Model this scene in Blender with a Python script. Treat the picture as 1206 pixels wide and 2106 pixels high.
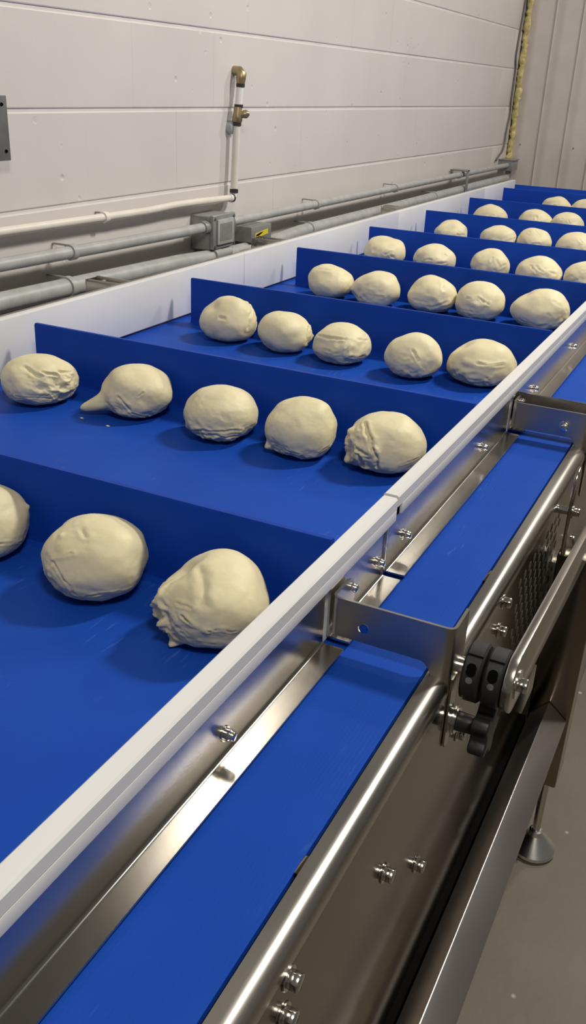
import bpy, bmesh, math, random
import numpy as np
from mathutils import Vector, Matrix, Euler, noise

for o in list(bpy.data.objects): bpy.data.objects.remove(o)
scene = bpy.context.scene
COL = scene.collection
S = 0.56          # metres per layout unit (camera height above the belt = 1 unit)
FL = 1.33         # floor lies 1.33 units below the belt top
def P(x, y, z): return Vector((x*S, y*S, (z+FL)*S))

# ---------------------------------------------------------------- camera
cam_d = bpy.data.cameras.new('camera'); cam = bpy.data.objects.new('camera', cam_d); COL.objects.link(cam)
cam_d.sensor_fit = 'VERTICAL'; cam_d.sensor_height = 36.0
cam_d.lens = 1891.3/2106*36.0
cam_d.clip_start = 0.02
yaw, pit, rol = 0.43976967, -0.43775444, 0.04794055
Rm = Matrix.Rotation(yaw, 4, 'Z') @ Matrix.Rotation(math.pi/2+pit, 4, 'X') @ Matrix.Rotation(rol, 4, 'Z')
cam.matrix_world = Matrix.Translation(P(0, 0, 1)) @ Rm
scene.camera = cam

# ---------------------------------------------------------------- world and lamps
w = bpy.data.worlds.new('room_ambient'); scene.world = w; w.use_nodes = True
bg = w.node_tree.nodes['Background']; bg.inputs[0].default_value = (1.0, 0.95, 0.88, 1); bg.inputs[1].default_value = 0.14
def area(name, loc, target, sx, sy, watts, col=(1.0, 0.95, 0.86)):
    d = bpy.data.lights.new(name, 'AREA'); d.shape = 'RECTANGLE'; d.size = sx; d.size_y = sy
    d.energy = watts; d.color = col
    o = bpy.data.objects.new(name, d); COL.objects.link(o); o.location = loc
    v = (target-loc).normalized(); o.rotation_euler = v.to_track_quat('-Z', 'Y').to_euler()
    return o
area('ceiling_lamp_key', P(1.4, 5.3, 4.7), P(-1.2, 2.8, 0), 0.19, 0.42, 106)
area('ceiling_lamp_far', P(1.2, 9.2, 4.8), P(-1.4, 7.5, 0.3), 0.20, 0.40, 62)
area('fill_lamp_near', P(1.3, -0.8, 4.4), P(-1.5, 2.6, 0.0), 0.5, 0.5, 50)  # added fill without a fixture, lifts the camera-facing sides of the dough
vs = scene.view_settings
vs.view_transform = 'Standard'; vs.look = 'None'; vs.gamma = 1.0; vs.use_curve_mapping = False
vs.exposure = -0.42

# ---------------------------------------------------------------- materials
def new_mat(name):
    m = bpy.data.materials.new(name); m.use_nodes = True
    nt = m.node_tree; b = nt.nodes['Principled BSDF']; return m, nt, b
def nd(nt, t, **kw):
    n = nt.nodes.new(t)
    for k, v in kw.items(): setattr(n, k, v)
    return n
def coords(nt, scale=(1, 1, 1)):
    g = nd(nt, 'ShaderNodeNewGeometry'); mp = nd(nt, 'ShaderNodeMapping')
    mp.inputs['Scale'].default_value = scale
    nt.links.new(g.outputs['Position'], mp.inputs['Vector']); return mp.outputs['Vector']
def objcoords(nt, scale=(1, 1, 1)):
    g = nd(nt, 'ShaderNodeTexCoord'); mp = nd(nt, 'ShaderNodeMapping')
    mp.inputs['Scale'].default_value = scale
    nt.links.new(g.outputs['Object'], mp.inputs['Vector']); return mp.outputs['Vector']
def noise_n(nt, vec, scale, detail=3, rough=0.5):
    n = nd(nt, 'ShaderNodeTexNoise'); n.inputs['Scale'].default_value = scale
    n.inputs['Detail'].default_value = detail; n.inputs['Roughness'].default_value = rough
    nt.links.new(vec, n.inputs['Vector']); return n.outputs['Fac']
def ramp(nt, fac, stops):
    r = nd(nt, 'ShaderNodeValToRGB'); e = r.color_ramp.elements
    while len(e) < len(stops): e.new(0.5)
    for i, (p, c) in enumerate(stops):
        e[i].position = p; e[i].color = c if len(c) == 4 else (*c, 1)
    nt.links.new(fac, r.inputs['Fac']); return r.outputs['Color']
def rng(nt, fac, a, b, lo=0.3, hi=0.7):
    m = nd(nt, 'ShaderNodeMapRange'); m.inputs['From Min'].default_value = lo; m.inputs['From Max'].default_value = hi
    m.inputs['To Min'].default_value = a; m.inputs['To Max'].default_value = b
    nt.links.new(fac, m.inputs['Value']); return m.outputs['Result']
def bump(nt, b, h, strength, dist):
    n = nd(nt, 'ShaderNodeBump'); n.inputs['Strength'].default_value = strength; n.inputs['Distance'].default_value = dist
    nt.links.new(h, n.inputs['Height']); nt.links.new(n.outputs['Normal'], b.inputs['Normal'])
    return n

def simple(name, col, rough=0.5, metal=0.0, var=0.12, nscale=30, bmp=0.0, bs=200):
    m, nt, b = new_mat(name)
    v = coords(nt)
    f = noise_n(nt, v, nscale, 4)
    lo = tuple(c*(1-var) for c in col); hi = tuple(min(1, c*(1+var)) for c in col)
    nt.links.new(ramp(nt, f, [(0.3, lo), (0.7, hi)]), b.inputs['Base Color'])
    b.inputs['Roughness'].default_value = rough; b.inputs['Metallic'].default_value = metal
    if bmp: bump(nt, b, noise_n(nt, v, bs, 3), bmp, 0.002)
    return m

def steel(name, col=(0.56, 0.53, 0.48), r0=0.15, r1=0.25, stretch=(60, 2.0, 60), bs=0.0, smear=4.0):
    m, nt, b = new_mat(name)
    v = coords(nt, stretch)
    f = noise_n(nt, v, 12, 4, 0.6)
    g = noise_n(nt, coords(nt, (2.2, 0.8, 2.2)), smear, 2, 0.5)
    nt.links.new(ramp(nt, g, [(0.3, tuple(c*0.86 for c in col)), (0.7, col)]), b.inputs['Base Color'])
    b.inputs['Metallic'].default_value = 1.0
    nt.links.new(rng(nt, g, r0, r1), b.inputs['Roughness'])
    if bs: bump(nt, b, f, bs, 0.001)
    return m

M = {}
M['steel'] = steel('brushed_stainless_steel')
M['steel_panel'] = steel('polished_stainless_panel', (0.285, 0.250, 0.200), 0.14, 0.19, (3, 3, 40), 0.0)
M['steel_edge'] = steel('satin_top_edge', (0.60, 0.565, 0.52), 0.24, 0.32, (80, 3, 80), 0.03)
M['steel_rough'] = steel('satin_bracket_steel', (0.50, 0.47, 0.42), 0.30, 0.40, (60, 60, 3), 0.05)
M['vent'] = simple('vent_hole_shadow', (0.045, 0.040, 0.032), 0.8)
M['steel_tube'] = steel('satin_stainless_tube', (0.60, 0.56, 0.54), 0.30, 0.38, (80, 3, 80), 0.04)
M['bolt'] = simple('bright_stainless_bolt', (0.72, 0.70, 0.66), 0.16, 1.0, 0.05)
M['chrome'] = simple('chrome_foot', (0.86, 0.86, 0.84), 0.22, 1.0, 0.02)
M['black'] = simple('black_plastic', (0.020, 0.019, 0.019), 0.45, 0, 0.1, 80, 0.05)
M['dark'] = simple('dark_slot', (0.005, 0.005, 0.005), 0.8)  # near-black; paints shade into gaps, also colours print and screws
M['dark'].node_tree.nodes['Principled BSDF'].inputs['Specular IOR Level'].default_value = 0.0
M['conduit'] = simple('grey_painted_conduit', (0.40, 0.405, 0.40), 0.42, 0, 0.12, 25, 0.06)
M['boxgrey'] = simple('grey_electrical_box', (0.30, 0.305, 0.295), 0.40, 0.3, 0.10, 40)
M['boxdark'] = simple('dark_grey_cover', (0.15, 0.148, 0.145), 0.45, 0.2, 0.1, 40)
M['whitepipe'] = simple('cream_white_pipe', (0.74, 0.70, 0.61), 0.40, 0, 0.05, 20)
M['clearpipe'] = simple('milky_white_tube', (0.80, 0.78, 0.76), 0.28, 0, 0.03, 20)
M['brass'] = simple('dull_brass_fitting', (0.36, 0.29, 0.16), 0.38, 0.75, 0.2, 60)
M['blackband'] = simple('black_clamp_band', (0.03, 0.026, 0.022), 0.5)
M['yellow'] = simple('yellow_sticker', (0.75, 0.62, 0.04), 0.5, 0, 0.05)
M['cable'] = simple('grey_cable', (0.15, 0.14, 0.13), 0.6)
M['foam'] = simple('yellow_expanding_foam', (0.62, 0.52, 0.22), 0.75, 0, 0.35, 45, 0.4, 90)
M['backing'] = simple('mortar_paint', (0.67, 0.635, 0.615), 0.6, 0, 0.05, 12)
M['metalwall'] = simple('beige_metal_wall_panel', (0.66, 0.61, 0.57), 0.45, 0.0, 0.06, 5)
M['rib'] = M['metalwall']
M['cleat'] = simple('blue_cleat_plastic', (0.006, 0.046, 0.35), 0.42, 0, 0.08, 12)
M['cleat'].node_tree.nodes['Principled BSDF'].inputs['Specular IOR Level'].default_value = 0.10

# painted block wall: pits and brush relief
m, nt, b = new_mat('white_painted_block'); M['block'] = m
v = coords(nt)
f = noise_n(nt, v, 3.0, 4)
nt.links.new(ramp(nt, f, [(0.3, (0.635, 0.595, 0.575)), (0.7, (0.685, 0.645, 0.62))]), b.inputs['Base Color'])
b.inputs['Roughness'].default_value = 0.48
vo = nd(nt, 'ShaderNodeTexVoronoi'); vo.inputs['Scale'].default_value = 15; nt.links.new(v, vo.inputs['Vector'])
pit = rng(nt, vo.outputs['Distance'], 0, 1, 0.03, 0.13)
gate = rng(nt, noise_n(nt, v, 5.0, 1), 1, 0, 0.50, 0.56)
mx = nd(nt, 'ShaderNodeMath', operation='MAXIMUM'); nt.links.new(pit, mx.inputs[0]); nt.links.new(gate, mx.inputs[1])
fine = noise_n(nt, v, 90, 4, 0.6)
ad = nd(nt, 'ShaderNodeMath', operation='MULTIPLY_ADD'); nt.links.new(fine, ad.inputs[0]); ad.inputs[1].default_value = 0.12
nt.links.new(mx.outputs[0], ad.inputs[2])
bump(nt, b, ad.outputs[0], 0.55, 0.004)

# blue belt: fine weave relief, faint rubbed streaks along the travel
m, nt, b = new_mat('blue_woven_belt'); M['belt'] = m
v = coords(nt)
f = noise_n(nt, v, 6.0, 4)
base = ramp(nt, f, [(0.3, (0.0075, 0.057, 0.375)), (0.7, (0.010, 0.070, 0.42))])
st = noise_n(nt, coords(nt, (90, 9, 1)), 2.5, 4, 0.6)
sc = ramp(nt, st, [(0.60, (0, 0, 0)), (0.68, (1, 1, 1))])
pt = noise_n(nt, v, 9.0, 2)
pg = ramp(nt, pt, [(0.55, (0, 0, 0)), (0.66, (1, 1, 1))])
mm = nd(nt, 'ShaderNodeMath', operation='MULTIPLY'); nt.links.new(sc, mm.inputs[0]); nt.links.new(pg, mm.inputs[1])
m2 = nd(nt, 'ShaderNodeMath', operation='MULTIPLY'); nt.links.new(mm.outputs[0], m2.inputs[0]); m2.inputs[1].default_value = 0.22
mix = nd(nt, 'ShaderNodeMix', data_type='RGBA'); nt.links.new(m2.outputs[0], mix.inputs[0])
nt.links.new(base, mix.inputs[6]); mix.inputs[7].default_value = (0.16, 0.27, 0.62, 1)
nt.links.new(mix.outputs[2], b.inputs['Base Color'])
b.inputs['Roughness'].default_value = 0.50; b.inputs['Specular IOR Level'].default_value = 0.108
wv = nd(nt, 'ShaderNodeTexWave', wave_type='BANDS', bands_direction='DIAGONAL'); wv.inputs['Scale'].default_value = 95
wv.inputs['Distortion'].default_value = 0.6; nt.links.new(coords(nt, (1, -1, 0)), wv.inputs['Vector'])
wv2 = nd(nt, 'ShaderNodeTexWave', wave_type='BANDS', bands_direction='X'); wv2.inputs['Scale'].default_value = 75
nt.links.new(coords(nt, (1, 1, 0)), wv2.inputs['Vector'])
aa = nd(nt, 'ShaderNodeMath', operation='ADD'); nt.links.new(wv.outputs['Fac'], aa.inputs[0]); nt.links.new(wv2.outputs['Fac'], aa.inputs[1])
bump(nt, b, aa.outputs[0], 0.15, 0.0004)

# white UHMW plastic
m, nt, b = new_mat('white_uhmw_plastic'); M['uhmw'] = m
v = coords(nt)
f = noise_n(nt, coords(nt, (5, 1, 5)), 3.0, 4)
nt.links.new(ramp(nt, f, [(0.3, (0.70, 0.705, 0.70)), (0.7, (0.78, 0.78, 0.77))]), b.inputs['Base Color'])
b.inputs['Roughness'].default_value = 0.38; b.inputs['Subsurface Weight'].default_value = 0.08
b.inputs['Subsurface Radius'].default_value = (0.006, 0.006, 0.006)

# dough
m, nt, b = new_mat('raw_bread_dough'); M['dough'] = m
v = coords(nt)
f = noise_n(nt, v, 22.0, 5, 0.6)
nt.links.new(ramp(nt, f, [(0.28, (0.715, 0.635, 0.40)), (0.72, (0.80, 0.715, 0.465))]), b.inputs['Base Color'])
b.inputs['Roughness'].default_value = 0.52; b.inputs['Subsurface Weight'].default_value = 0.10
b.inputs['Subsurface Radius'].default_value = (0.008, 0.005, 0.003); b.inputs['Specular IOR Level'].default_value = 0.35
bump(nt, b, noise_n(nt, v, 130, 5, 0.6), 0.12, 0.003)

# concrete floor
m, nt, b = new_mat('stained_concrete'); M['floor'] = m
v = coords(nt)
f = noise_n(nt, v, 4.0, 6, 0.6)
base = ramp(nt, f, [(0.3, (0.093, 0.077, 0.055)), (0.7, (0.125, 0.105, 0.077))])
vo = nd(nt, 'ShaderNodeTexVoronoi'); vo.inputs['Scale'].default_value = 16; nt.links.new(v, vo.inputs['Vector'])
sp = rng(nt, vo.outputs['Distance'], 1, 0, 0.04, 0.09)
mix = nd(nt, 'ShaderNodeMix', data_type='RGBA'); nt.links.new(sp, mix.inputs[0]); nt.links.new(base, mix.inputs[6])
mix.inputs[7].default_value = (0.38, 0.35, 0.30, 1); nt.links.new(mix.outputs[2], b.inputs['Base Color'])
b.inputs['Roughness'].default_value = 0.55
bump(nt, b, noise_n(nt, v, 60, 4), 0.15, 0.002)

# ---------------------------------------------------------------- helpers
class MB:
    """collects shapes given in layout units; build() links them as one mesh object"""
    def __init__(s): s.v = []; s.f = []
    def add(s, vs, fs):
        n = len(s.v); s.v += [Vector(p) for p in vs]; s.f += [tuple(i+n for i in q) for q in fs]; return s
    def box(s, x0, x1, y0, y1, z0, z1):
        return s.add([(x0,y0,z0),(x1,y0,z0),(x1,y1,z0),(x0,y1,z0),(x0,y0,z1),(x1,y0,z1),(x1,y1,z1),(x0,y1,z1)],
                     [(0,3,2,1),(4,5,6,7),(0,1,5,4),(1,2,6,5),(2,3,7,6),(3,0,4,7)])
    def prism(s, prof, axis, a0, a1):
        """closed 2D profile extruded along axis; profile order: x->(y,z), y->(x,z), z->(x,y)"""
        def mk(p, a): return {'x': (a, p[0], p[1]), 'y': (p[0], a, p[1]), 'z': (p[0], p[1], a)}[axis]
        n = len(prof); vs = [mk(p, a0) for p in prof]+[mk(p, a1) for p in prof]
        fs = [tuple(range(n)), tuple(range(2*n-1, n-1, -1))]+[((i+1) % n, i, n+i, n+(i+1) % n) for i in range(n)]
        return s.add(vs, fs)
    def tube(s, path, r, n=14, cap=True):
        path = [Vector(p) for p in path]; k = len(path)
        rs = r if isinstance(r, (list, tuple)) else [r]*k
        vs = []; fs = []; prev = None
        for i, p in enumerate(path):
            t = (path[min(i+1, k-1)]-path[max(i-1, 0)]).normalized()
            if prev is None:
                a = Vector((0, 0, 1)) if abs(t.z) < 0.9 else Vector((1, 0, 0)); u = t.cross(a).normalized()
            else: u = (prev-t*prev.dot(t)).normalized()
            prev = u; q = t.cross(u)
            for j in range(n):
                an = 2*math.pi*j/n; vs.append(p+(u*math.cos(an)+q*math.sin(an))*rs[i])
        for i in range(k-1):
            for j in range(n): fs.append((i*n+j, i*n+(j+1) % n, (i+1)*n+(j+1) % n, (i+1)*n+j))
        if cap: fs += [tuple(range(n-1, -1, -1)), tuple((k-1)*n+j for j in range(n))]
        return s.add(vs, fs)
    def lathe(s, org, ax, prof, n=20):
        """prof: (distance along axis, radius)"""
        org = Vector(org); ax = Vector(ax).normalized()
        return s.tube_prof(org, ax, prof, n)
    def tube_prof(s, org, ax, prof, n):
        a = Vector((0, 0, 1)) if abs(ax.z) < 0.9 else Vector((1, 0, 0)); u = ax.cross(a).normalized(); q = ax.cross(u)
        vs = []; fs = []
        for (d, r) in prof:
            for j in range(n):
                an = 2*math.pi*(j+0.5)/n; vs.append(org+ax*d+(u*math.cos(an)+q*math.sin(an))*r)
        k = len(prof)
        for i in range(k-1):
            for j in range(n): fs.append((i*n+j, i*n+(j+1) % n, (i+1)*n+(j+1) % n, (i+1)*n+j))
        fs += [tuple(range(n-1, -1, -1)), tuple((k-1)*n+j for j in range(n))]
        return s.add(vs, fs)
    def mesh(s, name, mat, origin, bevel=0, seg=2, angle=35):
        bm = bmesh.new()
        vv = [bm.verts.new((P(*p)-origin)) for p in s.v]
        for q in s.f:
            try: bm.faces.new([vv[i] for i in q])
            except ValueError: pass
        bmesh.ops.recalc_face_normals(bm, faces=bm.faces)
        if bevel:
            es = [e for e in bm.edges if len(e.link_faces) == 2 and e.calc_face_angle(0) > math.radians(angle)]
            bmesh.ops.bevel(bm, geom=es, offset=bevel*S, segments=seg, profile=0.5, affect='EDGES', clamp_overlap=True)
        me = bpy.data.meshes.new(name); bm.to_mesh(me); bm.free()
        me.materials.append(mat); me.shade_smooth(); me.set_sharp_from_angle(angle=math.radians(angle))
        return me
    def build(s, name, mat, parent=None, bevel=0, seg=2, angle=35, origin=None):
        if isinstance(mat, str): mat = M[mat]
        if parent is not None: og = parent_world(parent)
        else: og = origin if origin is not None else centre_base(s.v)
        o = bpy.data.objects.new(name, s.mesh(name, mat, og, bevel, seg, angle)); COL.objects.link(o)
        if parent is not None: o.parent = parent
        else: o.location = og
        return o
def centre_base(vs):
    xs = [p.x for p in vs]; ys = [p.y for p in vs]; zs = [p.z for p in vs]
    return P((min(xs)+max(xs))/2, (min(ys)+max(ys))/2, min(zs))
def parent_world(o):
    l = Vector((0, 0, 0))
    while o is not None: l += o.location; o = o.parent
    return l
def tag(o, label, cat, group=None, kind=None):
    if label: o['label'] = label
    if cat: o['category'] = cat
    if group: o['group'] = group
    if kind: o['kind'] = kind
    return o
def thing(name, at, label=None, cat=None, group=None, kind=None):
    o = bpy.data.objects.new(name, None); COL.objects.link(o); o.location = P(*at); o.empty_display_size = 0.05
    return tag(o, label, cat, group, kind)
def inst(me, name, parent, at):
    """another piece that shares mesh data; at = layout position of its own origin"""
    o = bpy.data.objects.new(name, me); COL.objects.link(o); o.parent = parent
    o.location = P(*at)-parent_world(parent); return o
def arc(cx, cy, r, a0, a1, n=8):
    return [(cx+r*math.cos(math.radians(a0+(a1-a0)*i/n)), cy+r*math.sin(math.radians(a0+(a1-a0)*i/n))) for i in range(n+1)]
ZERO = Vector((0, 0, 0)); O0 = P(0, 0, 0)

# ---------------------------------------------------------------- the room
XW = -2.75; YB = 11.1; FZ = -FL
fl = MB().box(-2.95, 7.0, -5.0, YB+0.2, FZ-0.12, FZ).build('floor', 'floor'); tag(fl, 'grey stained concrete floor', 'floor', kind='structure')

wl = thing('wall_left', (XW, 5.5, FZ), 'white painted concrete block wall', 'wall', kind='structure')
MB().box(XW-0.25, XW-0.0055, -1.0, YB+0.15, FZ, 3.8).build('mortar_backing', 'backing', wl)
lines = [-1.33, -1.03, -0.655, -0.283, 0.088, 0.462, 0.847, 1.219, 1.592, 1.964, 2.336, 2.70]
BL = 0.7255
rnd = random.Random(4)
def block_mesh(L, h):
    # rounded along the bed joints, almost flush at the painted-over head joints
    mb = MB(); c = 0.0055
    pr = [(-0.10, 0), (-c, 0), (-c*0.3, c*0.3), (0, c), (0, h-c), (-c*0.3, h-c*0.3), (-c, h), (-0.10, h)]
    mb.prism(pr, 'y', 0.0001, L-0.0001)
    return mb.mesh('block', M['block'], O0, 0, angle=18)
for ci in range(2, len(lines)-1):
    z0, z1 = lines[ci], lines[ci+1]
    g = 0.0065
    me = block_mesh(BL, z1-z0-2*g)
    off = 4.607 if ci % 2 == 0 else 4.607+BL/2     # joint positions, running bond
    k0 = math.floor((0.6-off)/BL); y = off+k0*BL
    while y < YB-0.02:
        y1 = y+BL
        if y1 > YB:
            MB().box(XW-0.10, XW, y+0.0015, YB, z0+g, z1-g).build('block', 'block', wl, 0.006, 3)
        else:
            o = inst(me, 'block', wl, (XW+rnd.uniform(-0.0006, 0.0004), y, z0+g))
        y += BL

wb = thing('wall_back', (0.5, YB, FZ), 'beige ribbed metal panel wall at the far end', 'wall', kind='structure')
RP = 0.2845
x = -2.433-RP
while x < 3.5:
    # one panel: flat pan, folded seam and two shallow pencil ribs
    y0 = YB
    pr = [(x, y0), (x, y0-0.014), (x+0.006, y0-0.017), (x+0.012, y0-0.014), (x+0.014, y0-0.003), (x+0.05, y0-0.003),
          (x+0.075, y0-0.010), (x+0.115, y0-0.010), (x+0.14, y0-0.003), (x+RP-0.003, y0-0.003), (x+RP-0.003, y0)]
    MB().prism(pr, 'z', FZ, 3.8).build('panel', 'metalwall', wb)
    x += RP
MB().box(-2.95, 4.0, YB+0.004, YB+0.12, FZ, 3.8).build('sheathing', 'metalwall', wb)
scr = MB().lathe((0, 0, 0), (0, -1, 0), [(0, 0.010), (0.006, 0.010), (0.007, 0.006), (0.014, 0.006)], 6).mesh('screw', M['boxgrey'], O0)
for sx in (-2.62, -2.03, -1.46):
    inst(scr, 'screw', wb, (sx, YB-0.004, 0.467))

# ---------------------------------------------------------------- conveyor belt with cleats
GL = -2.262     # inner face of the left guard
cb = thing('conveyor_belt', (-1.3, 5.0, -0.01), 'wide blue woven conveyor belt crossed by upright blue cleats', 'belt')
MB().box(-2.455, -0.381, -1.2, 9.75, -0.012, 0.0).build('belt_surface', 'belt', cb)
# belt turning down round the head roller
pr = arc(9.75, -0.16, 0.16, 90, -20, 12); pr += [(a, b_) for a, b_ in arc(9.75, -0.16, 0.148, -20, 90, 12)]
MB().prism(pr, 'x', -2.455, -0.381).build('belt_return', 'belt', cb)
CY = [1.477, 2.465, 3.483, 4.54, 5.569, 6.656, 7.756, 8.846]
H = 0.2
cl = MB()
T = 0.0095
prof = [(-0.03, 0), (-T-0.004, 0.006), (-T, 0.02), (-T, H-0.006), (-T*0.6, H), (T*0.6, H), (T, H-0.006), (T, 0.02), (T+0.004, 0.006), (0.03, 0)]
cl.prism(prof, 'x', -2.183, -0.607)
cme = cl.mesh('cleat', M['cleat'], O0, 0, angle=50)
for y in CY: inst(cme, 'cleat', cb, (0, y, 0))
o = inst(cme, 'cleat', cb, (-0.32, 9.83, -0.02)); o.rotation_euler = (math.radians(-38), 0, 0)

# ---------------------------------------------------------------- conveyor frame
cf = thing('conveyor', (-1.3, 5.0, FZ), 'long stainless steel conveyor frame standing on chrome levelling feet', 'machine frame')
PX = -0.330
# near side panel: rounded top return, vertical sheet
R0 = 0.028
ZB = -0.768
outer = [(-0.3735, 0.004)]+[(PX-R0+R0*math.sin(math.radians(a)), 0.004-R0+R0*math.cos(math.radians(a))) for a in range(0, 91, 10)]+[(PX, ZB), (PX-0.03, ZB)]
inner = [(PX-0.03, ZB+0.006), (PX-0.006, ZB+0.006), (PX-0.006, -0.03)]+[(PX-R0+(R0-0.006)*math.sin(math.radians(a)), 0.004-R0+(R0-0.006)*math.cos(math.radians(a))) for a in range(90, -1, -10)]+[(-0.3735, -0.002)]
spn = MB().prism(outer+inner, 'y', -1.2, 9.9).build('side_panel', 'steel_panel', cf, angle=30)
e = 0.0008
co = [(-0.3736, 0.004+e)]+[(PX-R0+(R0+e)*math.sin(math.radians(a)), 0.004-R0+(R0+e)*math.cos(math.radians(a))) for a in range(0, 91, 10)]+[(PX+e, -0.034)]
ci = [(PX-0.0005, -0.034)]+[(PX-R0+(R0-0.0005)*math.sin(math.radians(a)), 0.004-R0+(R0-0.0005)*math.cos(math.radians(a))) for a in range(90, -1, -10)]+[(-0.3736, 0.0035)]
MB().prism(co+ci, 'y', -1.2, 9.9).build('top_edge', 'steel_edge', spn, angle=30)
MB().box(-0.345, -0.314, -1.2, 2.46, -0.80, -0.770).build('gap_shade_strip', 'dark', cf)  # added dark strip, paints the shaded gap between panel and rail
# splice tabs lapping towards the belt
for (ya, yb) in ((0.868, 0.905), (1.83, 1.885)):
    MB().box(-0.3808, -0.3730, ya, yb, -0.002, 0.0030).build('splice_tab', 'steel_panel', cf, 0.001)
MB().box(-2.46, -0.3745, -1.2, 9.7, -0.05, -0.02).build('slider_bed', 'dark', cf)
MB().prism([(-2.4615, 0.004), (-2.53, 0.004), (-2.53, -0.6), (-2.524, -0.6), (-2.524, -0.002), (-2.4615, -0.002)], 'y', -1.2, 9.9).build('side_panel', 'steel_panel', cf)
# far end plate and roller
MB().lathe((-2.45, 9.75, -0.16), (1, 0, 0), [(0, 0.147), (2.065, 0.147)], 28).build('head_roller', 'steel', cf)
MB().prism([(9.65, 0.02), (9.95, 0.02), (9.95, -0.35), (9.65, -0.35)], 'x', -2.60, -2.53).build('roller_cheek', 'steel', cf, 0.004)
# vent perforation
vh = MB()
for i in range(10):
    for j in range(8):
        y = 2.02+i*0.052+(0.026 if j % 2 else 0); z = -0.085-j*0.036
        vh.lathe((PX-0.001, y, z), (1, 0, 0), [(0, 0.0135), (0.0018, 0.0135)], 8)
tag(vh.build('vent_hole', 'vent', cf), None, None, kind='stuff')
# rotated square tube rail below the panel
TX, TZ, TS, TA = -0.2555, -0.70, 0.082, math.radians(50)
_c, _s = math.cos(TA)*TS, math.sin(TA)*TS
dia = [(TX, TZ), (TX+_s, TZ-_c), (TX+_s-_c, TZ-_c-_s), (TX-_c, TZ-_s)]
MB().prism(dia, 'y', -1.2, 2.468).build('lower_rail', 'steel_tube', cf, 0.004, 3)
# leg with levelling foot
LX0, LX1, LY0, LY1 = -0.313, -0.187, 2.47, 2.595
leg = MB().box(LX0, LX1, LY0, LY1, -1.02, -0.20).build('leg', 'steel_panel', cf, 0.006, 3)
MB().box(LX0-0.02, LX0+0.01, LY0+0.02, LY1-0.02, -0.6, -0.24).build('leg_mount', 'steel', cf, 0.003)
def foot(cx, cy, parent):
    MB().lathe((cx, cy, -1.265), (0, 0, 1), [(0, 0.014), (0.25, 0.014)], 12).build('threaded_stem', 'bolt', parent)
    MB().lathe((cx, cy, FZ), (0, 0, 1), [(0, 0.070), (0.008, 0.075), (0.018, 0.073), (0.070, 0.026), (0.085, 0.022), (0.088, 0.016)], 40).build('levelling_foot', 'chrome', parent, angle=25)
foot(-0.222, 2.515, leg)
for ly in (0.2, 5.3, 8.4):
    lg = MB().box(LX0, LX1, ly, ly+0.125, -1.02, -0.20).build('leg', 'steel_panel', cf, 0.006, 3); foot(-0.2495, ly+0.062, lg)
    MB().box(LX0-0.02, LX0+0.01, ly+0.02, ly+0.105, -0.6, -0.24).build('leg_mount', 'steel', cf, 0.003)
for ly in (0.2, 2.47, 5.3, 8.4):
    lg = MB().box(-2.66, -2.54, ly, ly+0.125, -1.02, -0.20).build('leg', 'steel_panel', cf, 0.006, 3); foot(-2.60, ly+0.062, lg)
    MB().box(-2.545, -2.526, ly+0.02, ly+0.105, -0.6, -0.24).build('leg_mount', 'steel', cf, 0.003)
MB().prism(dia, 'y', 2.597, 9.0).build('lower_rail', 'steel_tube', cf, 0.004, 3)

def hexbolt_mesh(r, h, washer=True):
    b_ = MB()
    if washer: b_.lathe((0, 0, 0), (1, 0, 0), [(0, r*1.35), (0.0035, r*1.35)], 20)
    b_.lathe((0.0035 if washer else 0, 0, 0), (1, 0, 0), [(0, r), (h*0.85, r), (h, r*0.86)], 6)
    return b_.mesh('bolt', M['bolt'], O0, 0.0008, 1)
def nut_mesh(r, h):
    b_ = MB()
    b_.lathe((0, 0, 0), (1, 0, 0), [(0, r*1.3), (0.0025, r*1.3)], 18)
    b_.lathe((0.0025, 0, 0), (1, 0, 0), [(0, r), (h*0.55, r), (h*0.62, r*0.86), (h*0.9, r*0.80), (h, r*0.55)], 12)
    return b_.mesh('nut', M['bolt'], O0, 0.0006, 1)
hb = hexbolt_mesh(0.0135, 0.016)
hn = nut_mesh(0.0105, 0.017)
for (y, z) in ((1.135, -0.219), (1.351, -0.395), (0.754, -0.050), (0.745, -0.110), (1.837, -0.041), (1.835, -0.116), (2.789, -0.39), (2.80, -0.30), (2.81, -0.46), (3.4, -0.22), (3.6, -0.39)):
    inst(hb, 'bolt', cf, (PX, y, z))

# ---------------------------------------------------------------- guards
gr = thing('side_guard', (-0.58, 5.0, 0.012), 'white plastic capped steel side guard along the walkway side of the belt', 'guard rail')
def strip(xi, xo, ya, yb, zt, lip=0.0):
    zb = zt-0.054; gz = zt-0.0275
    pr = [(xi, 0.006), (xi, zt-0.004), (xi+0.004, zt), (xo-0.004, zt), (xo, zt-0.004), (xo, gz+0.0008), (xi+0.015, gz+0.0008), (xi+0.015, 0.006)]
    g_ = MB().prism(pr, 'y', ya, yb).build('guard_strip', 'uhmw', gr, angle=30)
    MB().prism([(xi+0.0152, gz-0.0008), (xo, gz-0.0008), (xo, zb), (xi+0.0152, zb)], 'y', ya+lip, yb).build('lower_lip', 'uhmw', g_, 0.0012)
    return g_
strip(-0.601, -0.565, -1.2, 1.728, 0.20)
strip(-0.600, -0.565, 1.732, 4.60, 0.204, 0.030)
strip(-0.601, -0.566, 4.604, 7.40, 0.202)
strip(-0.601, -0.566, 7.404, 9.6, 0.202)
MB().box(-0.584, -0.570, 1.729, 1.760, 0.151, 0.176).build('joint_gap_shade', 'dark', gr)  # dark block with the notch's shade put into its colour
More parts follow.
